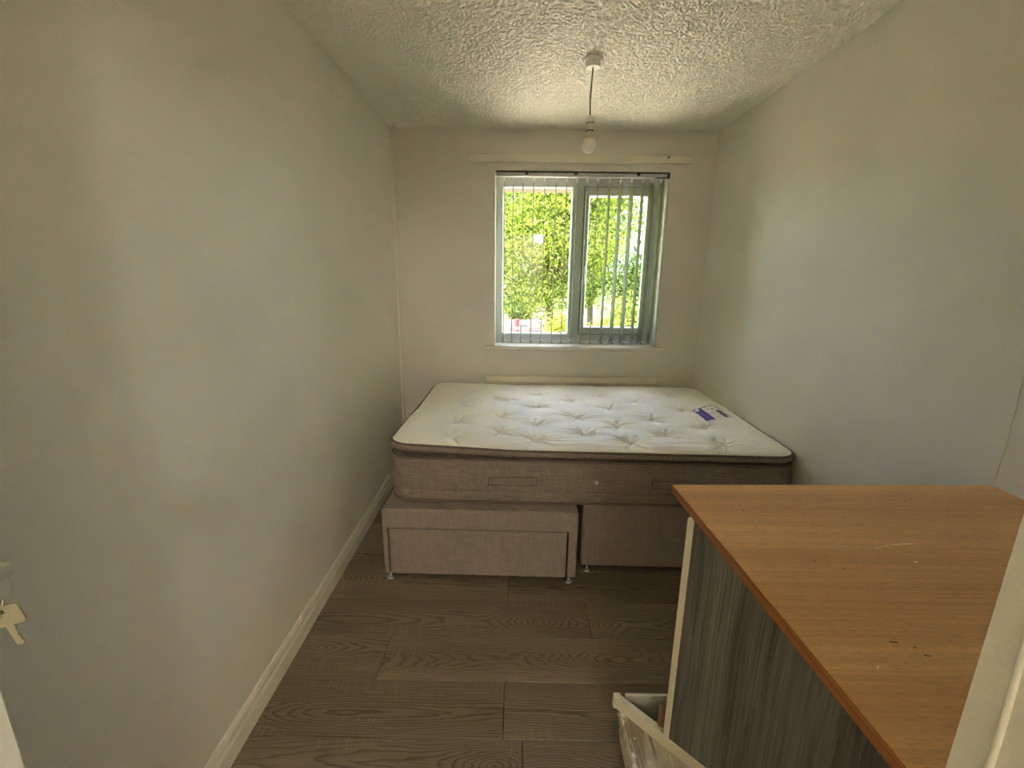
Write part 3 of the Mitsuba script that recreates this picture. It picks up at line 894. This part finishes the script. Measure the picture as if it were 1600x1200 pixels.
add('globe', mikit.ply(globe, 'globe_surface', smooth=True, emitter={'type': 'area', 'radiance': rgb(LAMP_RADIANCE)}), None, GL)
add('base', lathe([(0, 2.25), (0.05, 2.252), (0.055, 2.26), (0.055, H - 0.001), (0, H - 0.001)], LMX, LMY, 32), 'white_plastic', GL, smooth=30)

# ------------------------------------------------------------------ outside: lintel, ground, trees, hedge, house
GZ = -2.75


def grass_fn(p, n, uv):
    return mix(S(84, 108, 46), S(104, 122, 60), fbm(p.x * 2.2, p.y * 2.2, 1, 3))


def drive_fn(p, n, uv):
    return mix(S(122, 104, 94), S(70, 58, 52), smoothstep(0.3, 0.7, fbm(p.x * 2.4, p.y * 1.2, 2, 4)))


scene['grass'] = two(principled(proc(grass_fn), 0.9, 0.1))
scene['drive'] = two(principled(proc(drive_fn), 0.9, 0.1))
scene['bounce_paving'] = two(principled(proc(lambda p, n, uv: mix(S(204, 202, 184), S(178, 176, 158), fbm(p.x * 2, p.y * 2, 1, 3))), 0.9, 0.1))
scene['lintel_paint'] = two(principled(S(72, 62, 48), 0.7, 0.2))
scene['bark'] = two(principled(proc(lambda p, n, uv: mix(S(96, 84, 70), S(64, 55, 46), fbm(p.x * 9, p.y * 9, p.z * 3, 3))), 0.9, 0.1))
scene['red_paint'] = two(principled(S(214, 30, 40), 0.5, 0.4))
scene['sign_white'] = two(principled(S(232, 230, 226), 0.5, 0.4))
scene['house_wall'] = two(principled(S(206, 214, 226), 0.8, 0.2))
scene['roof_tile'] = two(principled(S(140, 96, 84), 0.8, 0.2))
scene['window_glass_far'] = two(principled(S(60, 72, 86), 0.1, 0.6))
scene['brick_pink'] = two(principled(proc(lambda p, n, uv: mix(S(206, 168, 150), S(178, 140, 124), fbm(p.x * 6, p.z * 14, p.y, 3))), 0.9, 0.1))


def leaf(c, pale, dark, tr=0.9):
    def fn(p, n, uv):
        r = noise(p.x * 7.3, p.y * 7.3, p.z * 7.3)
        b = mix(S(*dark), S(*c), smoothstep(0.22, 0.5, r))
        return mix(b, S(*pale), smoothstep(0.52, 0.8, r))
    return {'type': 'principledthin', 'base_color': proc(fn), 'roughness': 0.45, 'diff_trans': tr, 'spec_trans': 0.0}


scene['leaf_lime'] = leaf((102, 120, 42), (148, 154, 82), (48, 70, 32))
scene['leaf_green'] = leaf((80, 108, 40), (132, 146, 80), (38, 62, 30))
scene['leaf_dark'] = leaf((56, 86, 42), (98, 120, 70), (30, 50, 30))
scene['leaf_yellow'] = leaf((118, 124, 46), (158, 158, 90), (70, 82, 36))

add('ground', plainbox(-60, 70, D + 0.6, 110, GZ - 0.2, GZ), 'grass', kind='structure')
add('driveway', plainbox(-9, 2.4, 17.0, 46, GZ - 0.1, GZ + 0.02), 'drive', kind='structure')
add('bounce_patio', plainbox(-14, 16, D + 0.7, 16.99, GZ - 0.1, GZ + 0.02), 'bounce_paving', kind='structure')  # unseen pale ground, added to bounce sunlight up onto the ceiling
add('trim_3', chbox(WX0 - 0.05, WX1 + 0.05, FY + 0.068, D + 0.36, 2.017, 2.10, 0.003), 'lintel_paint', kind='structure')


def leaves(centres, per, spread, size, seed):
    g = np.random.default_rng(seed)
    c = np.repeat(np.asarray(centres), per, 0)
    p = c + g.normal(0, 1, c.shape) * np.asarray(spread)
    n = g.normal(0, 1, c.shape) + np.array([0, -0.3, 0.7])
    n /= np.linalg.norm(n, axis=1, keepdims=True)
    a = np.cross(n, g.normal(0, 1, c.shape))
    a /= np.linalg.norm(a, axis=1, keepdims=True)
    b = np.cross(n, a)
    L = (size * g.uniform(0.65, 1.35, len(c)))[:, None]
    bend = n * L * 0.18
    V = np.stack([p - a * L, p + b * L * 0.5 - bend, p + a * L, p - b * L * 0.5 - bend], 1).reshape(-1, 3)
    k = np.arange(len(c))[:, None] * 4
    F = np.concatenate([k + [0, 1, 2], k + [0, 2, 3]])
    return trimesh.Trimesh(V, F, process=False)


def crown_centres(c, r, n, seed, hollow=0.35):
    g = np.random.default_rng(seed)
    d = g.normal(0, 1, (n, 3))
    d /= np.linalg.norm(d, axis=1, keepdims=True)
    return np.array(c) + d * np.array(r) * (hollow + (1 - hollow) * g.random((n, 1)) ** 0.5)


def branchwork(base, c, r, seed, rad=0.22, n=9):
    g = np.random.default_rng(seed)
    base, c = np.array(base, float), np.array(c, float)
    ms = []
    fork = base + (c - base) * 0.55
    ms.append(tube([base, base + (fork - base) * 0.5 + g.normal(0, 0.12, 3) * [1, 1, 0], fork], [rad, rad * 0.8, rad * 0.65], 9))
    for k in range(n):
        d = g.normal(0, 1, 3)
        d[2] = abs(d[2]) * 0.7 - 0.1
        d /= np.linalg.norm(d)
        e = c + d * np.array(r) * 0.8
        m = (fork + e) / 2 + g.normal(0, 0.25, 3)
        ms.append(tube([fork, m, e], [rad * 0.5, rad * 0.28, rad * 0.08], 7))
        for q in range(3):
            e2 = m + (e - m) * g.uniform(0.2, 0.8) + g.normal(0, 0.9, 3)
            ms.append(tube([m, (m + e2) / 2 + g.normal(0, 0.1, 3), e2], [rad * 0.2, rad * 0.13, rad * 0.05], 6))
    return cat(*ms)


def tree(name, label, category, base, c, r, mat, nclus, per, size, seed, spread=0.42, rad=0.22, group=None):
    t = thing(name, label, category, group)
    add('trunk', branchwork(base, c, r, seed, rad), 'bark', t, smooth=True)
    add('foliage', leaves(crown_centres(c, r, nclus, seed + 1), per, spread, size, seed + 2), mat, t, kind='stuff')
    return t


tree('leafy_tree', 'large bright green tree filling the left window pane', 'tree', (1.9, 21, GZ), (1.0, 20.5, 3.5), (3.2, 2.4, 3.5), 'leaf_lime', 130, 300, 0.075, 11)
tree('leafy_tree', 'mid green tree behind the opening sash at the centre of the window', 'tree', (4.6, 28, GZ), (4.3, 27.5, 4.0), (2.6, 2.0, 4.3), 'leaf_lime', 80, 300, 0.09, 21)
tree('dark_tree', 'darker green tree standing behind the bright one at left', 'tree', (-3.4, 33.5, GZ), (-1.2, 33, 3.2), (4.8, 2.2, 4.4), 'leaf_dark', 100, 240, 0.11, 31)
tree('leafy_tree', 'sunlit tree at the right of the right window pane', 'tree', (7.0, 22.4, GZ), (6.6, 22.0, 0.6), (1.8, 1.6, 2.1), 'leaf_green', 60, 260, 0.075, 41)
tree('yellow_shrub', 'yellow green shrub low in the right window pane', 'shrub', (3.0, 14.3, GZ), (2.95, 14.2, -1.0), (0.6, 0.5, 1.0), 'leaf_yellow', 30, 200, 0.048, 51, 0.2, 0.08)
tree('yellow_shrub', 'yellow green shrub beside the mullion, low in the left pane', 'shrub', (1.9, 17.6, GZ), (1.8, 17.6, -1.3), (0.6, 0.8, 1.0), 'leaf_yellow', 28, 190, 0.055, 61, 0.22, 0.07)
tree('green_shrub', 'round green shrub at the far side of the drive', 'shrub', (-0.2, 43.4, GZ), (0.3, 43.4, -1.5), (1.5, 0.8, 1.2), 'leaf_green', 40, 150, 0.12, 71, 0.3, 0.07)
tree('green_shrub', 'dense green shrub under the tree at right', 'shrub', (4.3, 16.7, GZ), (4.2, 16.6, -1.0), (0.85, 0.6, 1.4), 'leaf_lime', 46, 200, 0.06, 81, 0.26, 0.08)

gw = thing('garden_wall', 'low pink brick wall beyond the drive', 'wall')
add('wall', plainbox(-6, 3.0, 46.2, 46.5, GZ, GZ + 1.5), 'brick_pink', gw)
add('coping', chbox(-6.05, 3.05, 46.15, 46.55, GZ + 1.5, GZ + 1.6, 0.01), 'drive', gw)

rp = thing('red_post', 'small red post with a white band by the pale drive', 'post')
add('shaft', lathe([(0, GZ + 0.02), (0.16, GZ + 0.02), (0.16, GZ + 1.05), (0.19, GZ + 1.07), (0.19, GZ + 1.14), (0.1, GZ + 1.2), (0, GZ + 1.22)], 0.10, 31.2, 20), 'red_paint', rp, smooth=30)
add('band', lathe([(0, GZ + 0.50), (0.175, GZ + 0.50), (0.175, GZ + 0.68), (0, GZ + 0.68)], 0.10, 31.2, 20), 'sign_white', rp)

hs = thing('house', 'pale blue-white house glimpsed through the trees at left', 'house')
add('wall', plainbox(-7.0, 3.2, 52, 60, GZ, 3.0), 'house_wall', hs)
rfp = trimesh.convex.convex_hull(np.array([(-7.4, 51.6, 3.0), (3.6, 51.6, 3.0), (-7.4, 60.4, 3.0), (3.6, 60.4, 3.0), (-7.4, 56, 6.0), (3.6, 56, 6.0)]))
add('roof', rfp, 'roof_tile', hs)
for wx in (-5.6, -2.6, 0.2, 1.8):
    fr = add('window', plainbox(wx, wx + 1.3, 51.93, 52.02, 0.6, 1.9), 'sign_white', hs)
    add('pane', plainbox(wx + 0.1, wx + 1.2, 51.90, 51.95, 0.7, 1.8), 'window_glass_far', fr)
